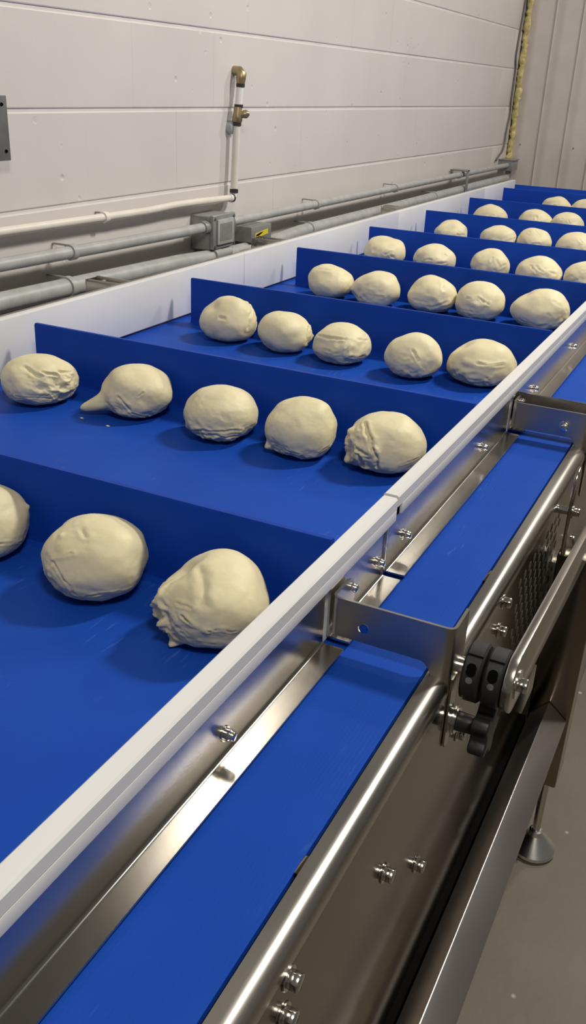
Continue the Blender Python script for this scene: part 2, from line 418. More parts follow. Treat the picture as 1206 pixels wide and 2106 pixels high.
def angle_sheet(ya, yb, flange0=None, round_end=False):
    XS = -0.586; t = 0.0045; r = 0.007; zf = 0.011
    xe = -0.536
    pr = [(XS, 0.158), (XS+t, 0.158)]+[(XS+t+r-r*math.cos(math.radians(a)), zf+t+r-r*math.sin(math.radians(a))) for a in range(0, 91, 15)]+[(xe, zf+t), (xe, zf)]+[(XS+t+r-(r+t)*math.cos(math.radians(a)), zf+t+r-(r+t)*math.sin(math.radians(a))) for a in range(90, -1, -15)]
    return MB().prism(pr, 'y', ya, yb).build('angle_sheet', 'steel', gr, angle=25)
angle_sheet(-1.2, 1.398); angle_sheet(1.425, 1.712); angle_sheet(1.735, 2.80); angle_sheet(2.84, 5.6); angle_sheet(5.62, 9.6)
# outer lip of the near sheet, folded seam at the splice
MB().box(-0.5815, -0.578, 1.712, 1.722, 0.016, 0.15).build('seam_lip', 'steel', gr, 0.001)
for (y, z) in ((1.021, 0.058), (1.693-0.02, 0.066), (1.842, 0.062), (2.496, 0.065), (3.148, 0.070), (3.845, 0.068), (4.55, 0.068), (5.25, 0.068)):
    inst(hn, 'nut', gr, (-0.5815, y, z))

gl = thing('side_guard', (-2.28, 5.0, 0.012), 'tall white plastic side guard in front of the block wall pipes', 'guard rail')
edges = [-1.2, 1.95, 4.10, 6.3, 8.5, 9.6]
for a, b_ in zip(edges[:-1], edges[1:]):
    MB().box(-2.300, GL, a+0.0015, b_-0.0015, 0.012, 0.214).build('guard_strip', 'uhmw', gl, 0.004, 2)
MB().prism([(-2.3005, 0.205), (-2.3055, 0.205), (-2.3055, 0.203), (-2.345, 0.203), (-2.345, 0.198), (-2.3055, 0.198), (-2.3055, 0.02), (-2.3005, 0.02)], 'y', -1.2, 9.6).build('angle_sheet', 'steel', gl)

# ---------------------------------------------------------------- support brackets (folded plates over the belt edge)
def bracket(Y, label, knob=True, hole=True):
    b_ = thing('support_bracket', (-0.45, Y, -0.1), label, 'bracket', 'folded steel brackets tying the walkway guard to the frame')
    t = 0.006; zt = 0.113; zb = 0.03
    xl, xr = -0.5755, -0.329; r = 0.016
    # folded strip seen in plan (x,y): left ear, front plate, right ear
    outl = [(xl, Y+0.105)]+[(xl+r-r*math.cos(math.radians(a)), Y+r-r*math.sin(math.radians(a))) for a in range(0, 91, 15)]+\
           [(xr-r+r*math.sin(math.radians(a)), Y+r-r*math.cos(math.radians(a))) for a in range(0, 91, 15)]+[(xr, Y+0.09)]
    ri = r-t
    inl = [(xr-t, Y+0.09)]+[(xr-r+ri*math.sin(math.radians(a)), Y+r-ri*math.cos(math.radians(a))) for a in range(90, -1, -15)]+\
          [(xl+r-ri*math.cos(math.radians(a)), Y+r-ri*math.sin(math.radians(a))) for a in range(90, -1, -15)]+[(xl+t, Y+0.105)]
    # height profile depends on x: build columns so the lower edge swoops down over the frame
    def zlow(x_):
        if x_ < -0.392: return zb
        if x_ < -0.352: k = (x_+0.392)/0.040; return zb-0.095*(1-math.sqrt(max(0, 1-k*k)))-0.0*k
        return -0.07
    def dens(pl):
        out = []
        for i in range(len(pl)-1):
            a, c = pl[i], pl[i+1]; n = max(1, int(abs(c[0]-a[0])/0.004))
            for k in range(n): out.append((a[0]+(c[0]-a[0])*k/n, a[1]+(c[1]-a[1])*k/n))
        out.append(pl[-1]); return out
    # matched outer/inner samples
    N = 120
    def sample(pl):
        pl = [Vector((p[0], p[1])) for p in pl]; L = [0]
        for i in range(1, len(pl)): L.append(L[-1]+(pl[i]-pl[i-1]).length)
        res = []
        for k in range(N+1):
            d = L[-1]*k/N; i = max(j for j in range(len(L)) if L[j] <= d+1e-9); i = min(i, len(pl)-2)
            u = (d-L[i])/max(1e-9, L[i+1]-L[i]); res.append(pl[i]+(pl[i+1]-pl[i])*u)
        return res
    A, B = sample(outl), sample(inl[::-1])
    mb = MB(); vs = []; fs = []
    for k in range(N+1):
        zl = zlow(A[k].x); z1 = zt
        # rounded free ends of both ears
        if k < N*0.2 and A[k].x < -0.57:
            d = max(0, 0.03-(Y+0.105-A[k].y)); zl += 0.03-math.sqrt(max(0, 0.0009-d*d)); z1 -= 0.03-math.sqrt(max(0, 0.0009-d*d))
        if k > N*0.8 and A[k].x > -0.332:
            d = max(0, 0.045-(Y+0.09-A[k].y)); q = 0.045-math.sqrt(max(0, 0.045**2-d*d)); zl += q
        vs += [(A[k].x, A[k].y, zl), (A[k].x, A[k].y, z1), (B[k].x, B[k].y, z1), (B[k].x, B[k].y, zl)]
    for k in range(N):
        i = 4*k; j = i+4
        for q in range(4): fs.append((i+q, i+(q+1) % 4, j+(q+1) % 4, j+q))
    fs += [(3, 2, 1, 0), (4*N, 4*N+1, 4*N+2, 4*N+3)]
    mb.add(vs, fs).build('folded_plate', 'steel_rough', b_, angle=30)
    if hole:
        MB().lathe((-0.505, Y+0.0005, 0.062), (0, -1, 0), [(0, 0.0105), (0.0008, 0.0105)], 20).build('drilled_hole', 'belt', b_)
        rg = MB(); n = 24
        for j in range(n):
            a0, a1 = 2*math.pi*j/n, 2*math.pi*(j+1)/n
            rr = (0.0095, 0.0120)
            pts = []
            for (aa_, r_, dy) in ((a0, rr[0], -0.0012), (a1, rr[0], -0.0012), (a1, rr[1], -0.0005), (a0, rr[1], -0.0005)):
                pts.append((-0.505+r_*math.cos(aa_), Y+dy, 0.062+r_*math.sin(aa_)))
            rg.add(pts, [(0, 1, 2, 3)])
        rg.build('hole_rim', 'bolt', b_)
    else:
        o = inst(hb, 'bolt', b_, (-0.405, Y, 0.063)); o.rotation_euler = (0, 0, -math.pi/2)
    inst(hn, 'nut', b_, (xl+t*0.2, Y+0.085, 0.092)); inst(hn, 'nut', b_, (xl+t*0.2, Y+0.07, 0.05))
    # narrow hanger tab going down past the fold
    MB().prism([(Y+0.012, 0.0), (Y+0.05, 0.0), (Y+0.05, -0.14), (Y+0.04, -0.165), (Y+0.022, -0.165), (Y+0.012, -0.15)], 'x', -0.3285, -0.3245).build('hanger_tab', 'steel', b_)
    return b_
Y1 = 1.415
b1 = bracket(Y1, 'near folded steel bracket with a drilled hole, over the belt edge')
b2 = bracket(2.82, 'far folded steel bracket with a bolt head, over the belt edge at right', hole=False)
MB().box(-0.585, -0.33, 2.905, 2.911, 0.03, 0.122).build('rear_plate', 'steel', b2, 0.002)

# left-hand brackets peeking above the tall white guard
for (Y, lab) in ((3.19, 'brownish steel bracket plate behind the tall guard, nearest the camera'), (4.67, 'brownish steel bracket plate below the sticker box, behind the tall guard'), (6.66, 'brownish steel bracket plate behind the tall guard, farthest along the wall')):
    t = thing('support_bracket', (-2.44, Y, 0.0), lab, 'bracket', 'folded steel plates between the tall guard and the wall')
    MB().prism([(-2.345, 0.06), (-2.345, 0.198), (-2.515, 0.198), (-2.530, 0.185), (-2.530, 0.06)], 'y', Y, Y+0.006).build('folded_plate', 'steel', t, 0.001)
    MB().box(-2.536, -2.530, Y, Y+0.10, 0.0, 0.195).build('ear', 'steel', t, 0.001)
    MB().box(-2.53, -2.345, Y+0.07, Y+0.076, 0.06, 0.200).build('folded_plate', 'steel', t, 0.001)

# ---------------------------------------------------------------- star knob
def star_knob(Y, Z, label):
    k = thing('clamp_knob', (-0.29, Y, Z), label, 'knob')
    MB().lathe((-0.3245, Y, Z), (1, 0, 0), [(0, 0.024), (0.004, 0.024)], 24).build('washer', 'bolt', k)
    MB().lathe((-0.3205, Y, Z), (1, 0, 0), [(0, 0.030), (0.004, 0.030), (0.0045, 0.027), (0.008, 0.027)], 24).build('washer', 'bolt', k)
    MB().lathe((-0.3125, Y, Z), (1, 0, 0), [(0, 0.020), (0.036, 0.018)], 24).build('hub', 'black', k, 0.001)
    n = 60; pr = []
    for j in range(n):
        a = 2*math.pi*j/n; c = math.cos(5*a+0.4)
        pr.append((Y+(0.046+0.012*max(-0.7, min(0.7, c*1.3)))*math.cos(a), Z+(0.046+0.012*max(-0.7, min(0.7, c*1.3)))*math.sin(a)))
    MB().prism(pr, 'x', -0.2775, -0.244).build('grip', 'black', k, 0.004, 3, angle=40)
    return k
star_knob(1.462, -0.112, 'black plastic star knob below the pair of black collars')
cfb = inst(hb, 'bolt', cf, (PX, 1.557, -0.215))

# ---------------------------------------------------------------- link arm with shaft collars
AY, AZ = 1.480, -0.002
arm = thing('link_arm', (-0.225, AY, AZ), 'flat stainless link arm with rounded end, beside the black collars', 'machine arm')
RA = 0.058; far = (2.98, -0.125)
dv = Vector((far[0]-AY, far[1]-AZ)).normalized(); nv = Vector((-dv.y, dv.x)); a0 = math.degrees(math.atan2(nv.y, nv.x))
pr = arc(AY, AZ, RA, a0, a0+180, 18)+arc(far[0], far[1], RA, a0+180, a0+360, 18)
MB().prism(pr, 'x', -0.234, -0.216).build('flat_bar', 'steel', arm, 0.0025, 2, angle=40)
MB().lathe((-0.33, AY, AZ), (1, 0, 0), [(0, 0.022), (0.10, 0.022)], 20).build('shaft', 'bolt', arm)
MB().lathe((-0.216, AY, AZ), (1, 0, 0), [(0, 0.030), (0.0035, 0.030)], 24).build('washer', 'bolt', arm)
o = inst(hexbolt_mesh(0.016, 0.018, False), 'bolt', arm, (-0.2125, AY, AZ))
def collar(xa, xb, lab):
    c = thing('shaft_collar', (0.5*(xa+xb), AY, AZ-RA), lab, 'collar', 'black split collars on the shaft by the link arm')
    ch = 0.004
    rg = MB().lathe((xa, AY, AZ), (1, 0, 0), [(0, 0.0225), (0, RA-ch), (ch, RA), (xb-xa-ch, RA), (xb-xa, RA-ch), (xb-xa, 0.0225)], 44).build('ring', 'black', c, angle=25)
    ctr = Vector(((xa+xb)/2, AY, AZ))
    for k in range(2):                                   # oval screw pocket: two overlapping bores
        an = math.radians(143+k*7); d = Vector((0, math.cos(an), math.sin(an)))
        MB().lathe(ctr+d*(RA-0.006), d, [(0, 0.0092), (0.0068, 0.0092)], 20).build('screw_pocket', 'dark', rg)
    an = math.radians(166); d = Vector((0, math.cos(an), math.sin(an)))
    MB().lathe(ctr+d*(RA-0.006), d, [(0, 0.0066), (0.0075, 0.0066), (0.0076, 0.003)], 12).build('socket_screw', 'bolt', rg)
    # split line across the ring
    an = math.radians(118); d = Vector((0, math.cos(an), math.sin(an))); q = Vector((0, -d.z, d.y))
    A_ = ctr+d*(RA-0.003); hw = (xb-xa)/2-0.003
    MB().add([A_+Vector((sx*hw, 0, 0))+q*sy*0.0022+d*sz for sz in (0, 0.0036) for sx, sy in ((-1, -1), (1, -1), (1, 1), (-1, 1))],
             [(0, 3, 2, 1), (4, 5, 6, 7), (0, 1, 5, 4), (1, 2, 6, 5), (2, 3, 7, 6), (3, 0, 4, 7)]).build('split', 'dark', rg)
    return c
collar(-0.3125, -0.277, 'black shaft collar nearer the steel side panel')
collar(-0.2715, -0.2365, 'black shaft collar touching the flat link arm')

# slotted plate with a stud farther along the frame
sp_ = thing('stud_plate', (-0.295, 2.43, -0.1), 'upright rounded steel plate on a stud, right of the far bracket', 'machine plate')
pr = arc(2.43, 0.045, 0.042, 0, 180, 10)+arc(2.43, -0.14, 0.042, 180, 360, 10)
MB().prism(pr, 'x', -0.296, -0.288).build('plate', 'steel', sp_, 0.0015, 2, angle=40)
MB().lathe((-0.329, 2.43, -0.045), (1, 0, 0), [(0, 0.012), (0.06, 0.012)], 14).build('stud', 'bolt', sp_)
inst(hb, 'bolt', sp_, (-0.288, 2.43, -0.045))

# ---------------------------------------------------------------- pipes and boxes on the block wall
def pipe(name, path, r, mat, label, cat, straps=(), group=None):
    t = thing(name, path[len(path)//2], label, cat, group)
    MB().tube(path, r, 18).build('tube', mat, t)
    for (y, x_, z) in straps:
        MB().lathe((x_, y-0.016, z), (0, 1, 0), [(0, r+0.001), (0.001, r+0.007), (0.031, r+0.007), (0.032, r+0.001)], 20).build('clamp', mat, t)
        MB().box(XW, x_, y-0.007, y+0.007, z+r-0.003, z+r+0.004).build('strap_tab', 'boxgrey', t, 0.002)
    return t
XA = -2.65
pipe('conduit', [(XA, 0.5, 0.303), (XA, 2.8, 0.294), (XA, 3.5, 0.283), (XA, 4.372, 0.272)], 0.027, 'conduit', 'grey conduit entering the square junction box from the left', 'conduit', ((3.25, XA, 0.287),))
pipe('conduit', [(XA, 4.605, 0.275), (XA, 7.5, 0.270), (XA, 10.735, 0.262)], 0.025, 'conduit', 'grey conduit running from the junction box to the far corner', 'conduit', ((5.757, XA, 0.273), (7.235, XA, 0.270), (8.95, XA, 0.267)))
XB = -2.64
pipe('conduit', [(XB, 0.5, 0.160), (XB, 2.8, 0.153), (XB, 3.4, 0.142), (XB, 4.1, 0.128), (XB, 4.5, 0.108), (XB, 5.0, 0.104), (XB, 5.5, 0.128), (XB, 7.0, 0.128), (XB, 10.72, 0.130)], 0.040, 'conduit', 'thick grey conduit lowest on the wall, just above the tall guard', 'conduit', ((3.2, XB, 0.146), (5.65, XB, 0.128), (8.2, XB, 0.128)))
XC = -2.70
pipe('water_pipe', [(XC, 0.5, 0.435), (XC, 2.0, 0.420), (XC, 2.9, 0.407), (XC, 3.56, 0.398), (XC, 3.9, 0.395), (XC, 4.15, 0.401), (XC, 4.4, 0.398), (XC, 4.70, 0.391)], 0.018, 'whitepipe', 'cream white pipe running along the block wall above the grey conduits', 'pipe', ((3.56, XC, 0.398),))
vp_ = thing('riser_pipe', (XC, 4.76, 0.39), 'upright white pipe with brass fittings and black bands on the wall', 'pipe')
MB().tube([(XC, 4.755, 0.44), (XC, 4.765, 0.60), (XC, 4.775, 0.77)], 0.020, 18).build('tube', 'whitepipe', vp_)
MB().tube([(XC, 4.79, 0.855), (XC, 4.81, 0.985)], 0.020, 18).build('tube', 'clearpipe', vp_)
for (z, yy) in ((0.425, 4.754), (0.772, 4.776), (0.862, 4.792), (0.966, 4.808)):
    MB().lathe((XC, yy, z-0.008), (0, 0, 1), [(0, 0.024), (0.018, 0.024)], 18).build('clamp_band', 'blackband', vp_)
MB().tube([(XC, 4.70, 0.391), (XC, 4.735, 0.390), (XC, 4.752, 0.400), (XC, 4.755, 0.43)], 0.021, 14).build('elbow', 'clearpipe', vp_)
MB().lathe((XC, 4.725, 0.390), (0, 1, 0), [(0, 0.0235), (0.012, 0.0235)], 16).build('clamp_band', 'blackband', vp_)
tee = MB().lathe((XC, 4.777, 0.780), (0, 0.1, 1), [(0, 0.022), (0.008, 0.028), (0.030, 0.028), (0.055, 0.024), (0.078, 0.022)], 18)
tee.lathe((XC, 4.783, 0.815), (0.75, 0.35, 0.2), [(0, 0.018), (0.03, 0.018), (0.034, 0.022), (0.05, 0.022), (0.065, 0.010)], 16)
tee.build('brass_tee', 'brass', vp_, angle=40)
MB().tube([(XC, 4.808, 0.972), (XC, 4.812, 1.0), (XC, 4.816, 1.02), (XC-0.014, 4.818, 1.036), (XW, 4.818, 1.038)], [0.022, 0.027, 0.028, 0.026, 0.024], 18).build('brass_elbow', 'brass', vp_, angle=50)
MB().lathe((XW, 4.775, 0.755), (1, 0, 0), [(0, 0.035), (0.03, 0.035), (0.05, 0.012)], 18).build('wall_anchor', 'conduit', vp_)

# square junction box
jb = thing('junction_box', (-2.68, 4.48, 0.15), 'grey square junction box where the conduits meet', 'electrical box')
MB().box(XW, -2.628, 4.375, 4.60, 0.152, 0.330).build('body', 'boxgrey', jb, 0.008, 3)
jc = MB().box(-2.628, -2.604, 4.370, 4.605, 0.158, 0.336).build('cover', 'boxgrey', jb, 0.006, 3)
MB().box(-2.604, -2.594, 4.405, 4.575, 0.180, 0.312).build('cover_plate', 'conduit', jc, 0.004, 2)
MB().box(-2.594, -2.5925, 4.425, 4.555, 0.200, 0.292).build('plate_recess', 'boxgrey', jc, 0.0008, 1)
for (y, z) in ((4.388, 0.318), (4.588, 0.318), (4.388, 0.174), (4.588, 0.174)):
    MB().lathe((-2.604, y, z), (1, 0, 0), [(0, 0.008), (0.006, 0.007)], 10).build('screw', 'boxdark', jc)
MB().lathe((XA, 4.325, 0.273), (0, 1, 0), [(0, 0.034), (0.048, 0.036)], 18).build('conduit_nut', 'boxgrey', jb)
MB().lathe((XA, 4.60, 0.275), (0, 1, 0), [(0, 0.036), (0.035, 0.034)], 18).build('conduit_nut', 'boxgrey', jb)
MB().lathe((-2.622, 4.40, 0.128), (0, 1, 0), [(0, 0.028), (0.06, 0.030), (0.07, 0.026), (0.17, 0.026)], 18).build('lower_hub', 'conduit', jb)
sb = thing('sticker_box', (-2.66, 4.9, 0.148), 'small grey box with a yellow sticker, right of the junction box', 'electrical box')
MB().box(XW, -2.60, 4.79, 5.035, 0.146, 0.232).build('body', 'boxgrey', sb, 0.004, 2)
stk = MB().prism([(4.835, 0.166), (4.99, 0.180), (4.99, 0.208), (4.835, 0.194)], 'x', -2.6002, -2.5985).build('sticker', 'yellow', sb)
MB().prism([(4.845, 0.176), (4.89, 0.182), (4.935, 0.196), (4.89, 0.194), (4.845, 0.186)], 'x', -2.5986, -2.598).build('print_mark', 'dark', stk)

# wall cover plate at the left edge of the picture
wp = thing('wall_enclosure', (XW, 2.78, 0.665), 'flat dark grey metal enclosure cover with screws on the upper left wall', 'electrical box')
MB().box(XW, XW+0.05, 2.55, 2.965, 0.675, 0.898).build('body', 'boxgrey', wp, 0.006, 2)
wc = MB().box(XW+0.05, XW+0.058, 2.545, 2.97, 0.670, 0.903).build('cover', 'boxdark', wp, 0.003, 2)
for (y, z) in ((2.94, 0.872), (2.945, 0.705), (2.57, 0.87), (2.57, 0.70)):
    MB().lathe((XW+0.058, y, z), (1, 0, 0), [(0, 0.007), (0.004, 0.006)], 10).build('screw', 'dark', wc)

# foam bead and cable in the far corner
rnd = random.Random(8)
fm = MB(); z = 0.30; path = []; rad = []
while z < 2.6:
    path.append((XW+0.035+rnd.uniform(-0.006, 0.010), YB-0.045+rnd.uniform(-0.01, 0.01), z)); rad.append(rnd.uniform(0.022, 0.040)); z += rnd.uniform(0.018, 0.034)
fm.tube(path, rad, 12)
tag(fm.build('foam_bead', 'foam', angle=60), 'yellow expanding foam bead filling the far wall corner', 'foam sealant')
cp = [(XW+0.02, 10.55, 0.315), (XW+0.02, 10.68, 0.37), (XW+0.02, 10.80, 0.43), (XW+0.015, 10.86, 0.62), (XW+0.015, 10.92, 0.78), (XW+0.012, 10.90, 0.90), (XW+0.012, 10.91, 1.2), (XW+0.012, 10.86, 1.35), (XW+0.012, 10.90, 1.6), (XW+0.012, 10.95, 1.85), (XW+0.012, 10.97, 2.4)]
def spline(pts, n=6):
    pts = [Vector(p) for p in pts]; out = []
    for i in range(len(pts)-1):
        p0, p1, p2, p3 = pts[max(0, i-1)], pts[i], pts[i+1], pts[min(len(pts)-1, i+2)]
        for k in range(n):
            t = k/n; out.append(0.5*((2*p1)+(-p0+p2)*t+(2*p0-5*p1+4*p2-p3)*t*t+(-p0+3*p1-3*p2+p3)*t**3))
    out.append(pts[-1]); return out
tag(MB().tube(spline(cp), 0.010, 8).build('cable', 'cable'), 'thin dark cable running up beside the yellow foam bead', 'cable')
cx = thing('corner_box', (XW+0.07, 10.85, 0.2), 'small grey electrical box in the far corner under the foam', 'electrical box')
MB().box(XW, XW+0.16, 10.74, 10.98, 0.205, 0.315).build('body', 'boxgrey', cx, 0.006, 2)
MB().box(XW-0.0, XW+0.175, 10.73, 10.99, 0.312, 0.322).build('lid', 'boxgrey', cx, 0.003, 2)
MB().lathe((XW+0.10, 10.86, 0.165), (0, 0, 1), [(0, 0.03), (0.04, 0.03)], 14).build('hub', 'conduit', cx)
st_ = thing('strut_clamp', (XW+0.1, 9.0, 0.05), 'grey upright strut bracket clamping the two far conduits', 'bracket')
MB().box(-2.596, -2.583, 9.0, 9.05, 0.05, 0.31).build('strut', 'boxgrey', st_, 0.002)
MB().box(XW, -2.583, 8.98, 9.07, 0.298, 0.312).build('top_plate', 'boxgrey', st_, 0.002)

# ---------------------------------------------------------------- dough
DOUGH = {
 'A1':(-1.425,1.375,0.108,0.088),'A2':(-1.099,1.371,0.110,0.090),'A3':(-0.796,1.341,0.110,0.092),
 'B1':(-2.018,2.274,0.122,0.086),'B2':(-1.677,2.350,0.116,0.087),'B3':(-1.343,2.314,0.113,0.086),'B4':(-1.080,2.322,0.110,0.089),'B5':(-0.820,2.344,0.115,0.088),
 'C1':(-1.908,3.329,0.117,0.099),'C2':(-1.637,3.320,0.114,0.086),'C3':(-1.373,3.300,0.114,0.083),'C4':(-1.067,3.271,0.107,0.090),'C5':(-0.822,3.347,0.133,0.086),
 'D1':(-1.910,4.374,0.117,0.090),'D2':(-1.647,4.354,0.120,0.093),'D3':(-1.366,4.387,0.124,0.094),'D4':(-1.122,4.381,0.120,0.095),'D5':(-0.835,4.371,0.132,0.099),
 'E1':(-2.020,5.419,0.125,0.097),'E2':(-1.690,5.392,0.124,0.093),'E3':(-1.362,5.440,0.115,0.094),'E4':(-1.060,5.360,0.126,0.094),'E5':(-0.800,5.360,0.124,0.094),
 'F1':(-1.935,6.500,0.116,0.094),'F2':(-1.588,6.468,0.122,0.095),'F3':(-1.355,6.503,0.112,0.095),'F4':(-1.066,6.500,0.132,0.098),
 'G1':(-1.953,7.600,0.133,0.099),'G2':(-1.595,7.600,0.126,0.095),'G3':(-1.343,7.586,0.123,0.096),
 'H1':(-1.658,8.690,0.129,0.098),'H2':(-1.393,8.690,0.136,0.101)}
# per ball: bumps (sx, sy, amp, width), creases (x0,y0,x1,y1,depth,width), crumple (sx,sy,width,amp); sx,sy as seen from the aisle
FEAT = {
 'A1': dict(bumps=[(0.95,0.25,0.05,0.07)], creases=[(0.2,-0.5,0.8,-0.55,0.02,0.03)], crumple=(-0.5,-0.6,0.6,0.02)),
 'A2': dict(bumps=[(0.55,0.45,0.05,0.6),(-0.62,0.55,0.05,0.06),(-0.80,0.75,-0.07,0.3),(-0.1,0.3,0.04,0.5)], creases=[(-0.75,0.0,-0.40,-0.70,0.020,0.04),(-0.35,-0.78,0.55,-0.66,0.03,0.03),(-0.75,0.1,-0.45,0.15,0.03,0.03),(-0.15,0.5,-0.3,0.85,0.02,0.06)], crumple=(-0.9,-0.3,0.5,0.035)),
 'A3': dict(bumps=[(-0.62,0.75,-0.22,0.42),(-0.95,0.05,0.12,0.28),(-0.62,-0.85,0.20,0.10),(-0.85,-0.45,0.10,0.12),(0.5,0.4,0.04,0.6)], creases=[(-0.2,0.7,-0.15,0.0,0.03,0.12),(-0.5,-0.25,-0.1,-0.55,0.035,0.03),(-0.1,-0.55,0.4,-0.5,0.025,0.025),(-0.6,0.0,-0.35,-0.1,0.03,0.03)], crumple=(-0.95,-0.25,0.50,0.15)),
 'B1': dict(bumps=[(-0.2,0.45,-0.10,0.25),(-0.6,0.4,0.05,0.2),(0.25,0.55,0.04,0.2)], creases=[(0.1,0.35,0.45,0.25,0.05,0.05),(0.5,0.35,0.8,0.3,0.05,0.05),(-0.6,-0.5,0.6,-0.7,0.03,0.04),(-0.35,0.55,0.0,0.2,0.04,0.08)], crumple=(0.55,-0.3,0.75,0.075)),
 'B2': dict(bumps=[(-1.0,-0.38,0.72,0.20),(-0.85,0.25,-0.06,0.30),(0.6,0.25,0.06,0.6)], creases=[(-0.55,-0.1,-0.25,-0.55,0.035,0.05),(-0.2,-0.6,0.2,-0.88,0.035,0.04),(-0.05,-0.08,0.15,0.08,0.035,0.03)], crumple=(-0.55,-0.5,0.45,0.035)),
 'B3': dict(bumps=[(-0.95,-0.45,0.06,0.15),(0.2,0.8,0.03,0.4)], creases=[(-0.8,-0.5,0.5,-0.5,0.03,0.05),(-0.6,-0.65,0.5,-0.7,0.03,0.04)], crumple=(-0.3,-0.85,0.8,0.055)),
 'B4': dict(bumps=[(-0.92,-0.72,0.20,0.16),(-0.6,0.65,-0.12,0.4),(0.5,0.7,0.06,0.4)], creases=[(-0.7,-0.6,0.0,-0.75,0.03,0.04),(0.5,-0.6,0.85,-0.35,0.025,0.03)], crumple=(-0.2,-0.95,0.55,0.05)),
 'B5': dict(bumps=[(-0.9,0.35,0.07,0.12),(-0.95,-0.62,0.20,0.13),(-0.75,-0.75,0.10,0.15),(-0.85,-0.1,-0.10,0.2)], creases=[(-0.55,0.6,-0.25,-0.1,0.06,0.07),(-0.25,-0.1,-0.15,-0.7,0.06,0.06),(-0.75,-0.1,-0.45,-0.25,0.07,0.06),(-0.6,-0.3,-0.5,-0.7,0.07,0.06),(0.4,-0.5,0.8,-0.3,0.02,0.03)], crumple=(-0.85,-0.2,0.6,0.08)),
 'C1': dict(bumps=[(-0.7,0.6,-0.13,0.4),(0.75,0.75,0.07,0.18),(0.3,0.8,0.07,0.4)], creases=[(0.78,0.7,0.72,-0.3,0.05,0.06),(-0.35,0.15,-0.15,0.1,0.03,0.08)], crumple=(1.0,0.1,0.4,0.04)),
 'C2': dict(bumps=[(0.85,0.4,0.03,0.15)], creases=[(0.85,0.35,0.75,-0.4,0.06,0.05),(0.6,0.6,0.95,0.1,0.03,0.04)], crumple=(1.0,-0.1,0.45,0.09)),
 'C3': dict(bumps=[(-0.9,0.25,0.06,0.2),(-0.8,0.65,-0.06,0.2)], creases=[(-0.8,0.35,0.1,0.35,0.05,0.06),(-0.55,-0.2,0.35,-0.45,0.045,0.04),(0.2,0.1,0.15,-0.4,0.05,0.05),(0.2,-0.45,0.8,-0.4,0.05,0.05),(0.5,0.35,0.9,0.3,0.04,0.05)], crumple=(0.1,-0.4,0.9,0.04)),
 'C4': dict(bumps=[(0.1,0.9,0.05,0.3),(-0.5,-0.8,0.02,0.2)], creases=[(-0.1,0.4,0.2,-0.1,0.035,0.05),(-0.6,-0.1,0.1,-0.2,0.035,0.04),(0.15,-0.1,0.3,-0.6,0.03,0.04),(-0.5,-0.5,0.2,-0.5,0.03,0.04)], crumple=(0.0,-0.6,0.7,0.05)),
 'C5': dict(bumps=[(-0.65,0.75,-0.15,0.4),(0.55,0.6,0.06,0.4),(-0.95,-0.4,0.05,0.2)], creases=[(-0.4,0.1,0.6,0.12,0.045,0.05),(-0.5,0.15,-0.7,-0.2,0.03,0.05),(-0.1,-0.1,0.2,-0.5,0.04,0.05),(0.2,-0.4,0.3,-0.8,0.04,0.05)], crumple=(-0.4,-0.5,0.6,0.06)),
 'D1': dict(bumps=[(-0.1,0.95,-0.06,0.2)], creases=[(-0.5,0.7,0.5,0.65,0.03,0.06)], crumple=(0.6,0.4,0.5,0.03)),
 'D2': dict(bumps=[(-0.98,-0.05,0.07,0.12),(-0.7,0.7,-0.10,0.4),(0.7,0.7,0.05,0.3)], creases=[(-0.6,-0.3,0.3,-0.3,0.03,0.05)], crumple=(-0.6,-0.4,0.7,0.04)),
 'D3': dict(bumps=[(-0.75,0.6,-0.14,0.45),(0.6,0.6,0.05,0.4)], creases=[(0.35,0.85,0.4,0.3,0.07,0.06),(-0.7,-0.2,-0.1,-0.35,0.03,0.05),(0.1,-0.5,0.6,-0.2,0.05,0.07)], crumple=(0.2,-0.6,0.6,0.05)),
 'D4': dict(bumps=[(-0.2,-0.1,0.05,0.15),(-0.9,-0.7,0.07,0.2)], creases=[(-0.55,0.15,-0.1,0.3,0.035,0.05),(-0.1,0.3,0.3,0.0,0.035,0.05),(0.3,0.0,0.1,-0.45,0.035,0.05),(-0.5,-0.4,0.1,-0.5,0.035,0.05)], crumple=(-0.3,-0.2,0.6,0.03)),
 'D5': dict(bumps=[(-0.7,0.7,-0.18,0.45),(0.45,0.8,0.08,0.4)], creases=[(0.4,0.5,0.9,0.1,0.03,0.05),(-0.7,-0.5,0.4,-0.6,0.03,0.04)], crumple=(0.7,-0.4,0.6,0.04)),
}
LOOK = {
 'A1':'smooth dough ball cut by the left edge of the picture, front row','A2':'round smooth dough ball with a creased underside, middle of the front row','A3':'largest dough ball with a ragged torn left side, front row by the guard',
 'B1':'dented lumpy dough ball against the tall white guard, second row','B2':'dough ball with a long pinched tail pointing left, second row','B3':'rounded dough ball with a rough wrinkled bottom, middle of second row','B4':'egg shaped dough ball with a nub at lower left, second row','B5':'dough ball with a curled fold on its left, second row by the guard',
 'C1':'tall dough ball with a folded flap on its right, leftmost of third row','C2':'smooth oval dough ball with a puckered right end, third row','C3':'flattened dough ball with layered folds across it, middle of third row','C4':'roundish dough ball with wrinkled front, fourth from left in third row','C5':'wide dough ball with a long horizontal crease, rightmost of third row',
 'D1':'squarish dough ball with a dimpled top, leftmost of fourth row','D2':'dough ball with a small point on its left, second in fourth row','D3':'dough ball with a deep top crease touching its right neighbour, fourth row','D4':'dough ball with a swirled front touching its left neighbour, fourth row','D5':'pear shaped dough ball beside the guard, rightmost of fourth row'}
rows = {'E':'fifth','F':'sixth','G':'seventh','H':'eighth'}
ordw = {1:'first',2:'second',3:'third',4:'fourth',5:'fifth'}
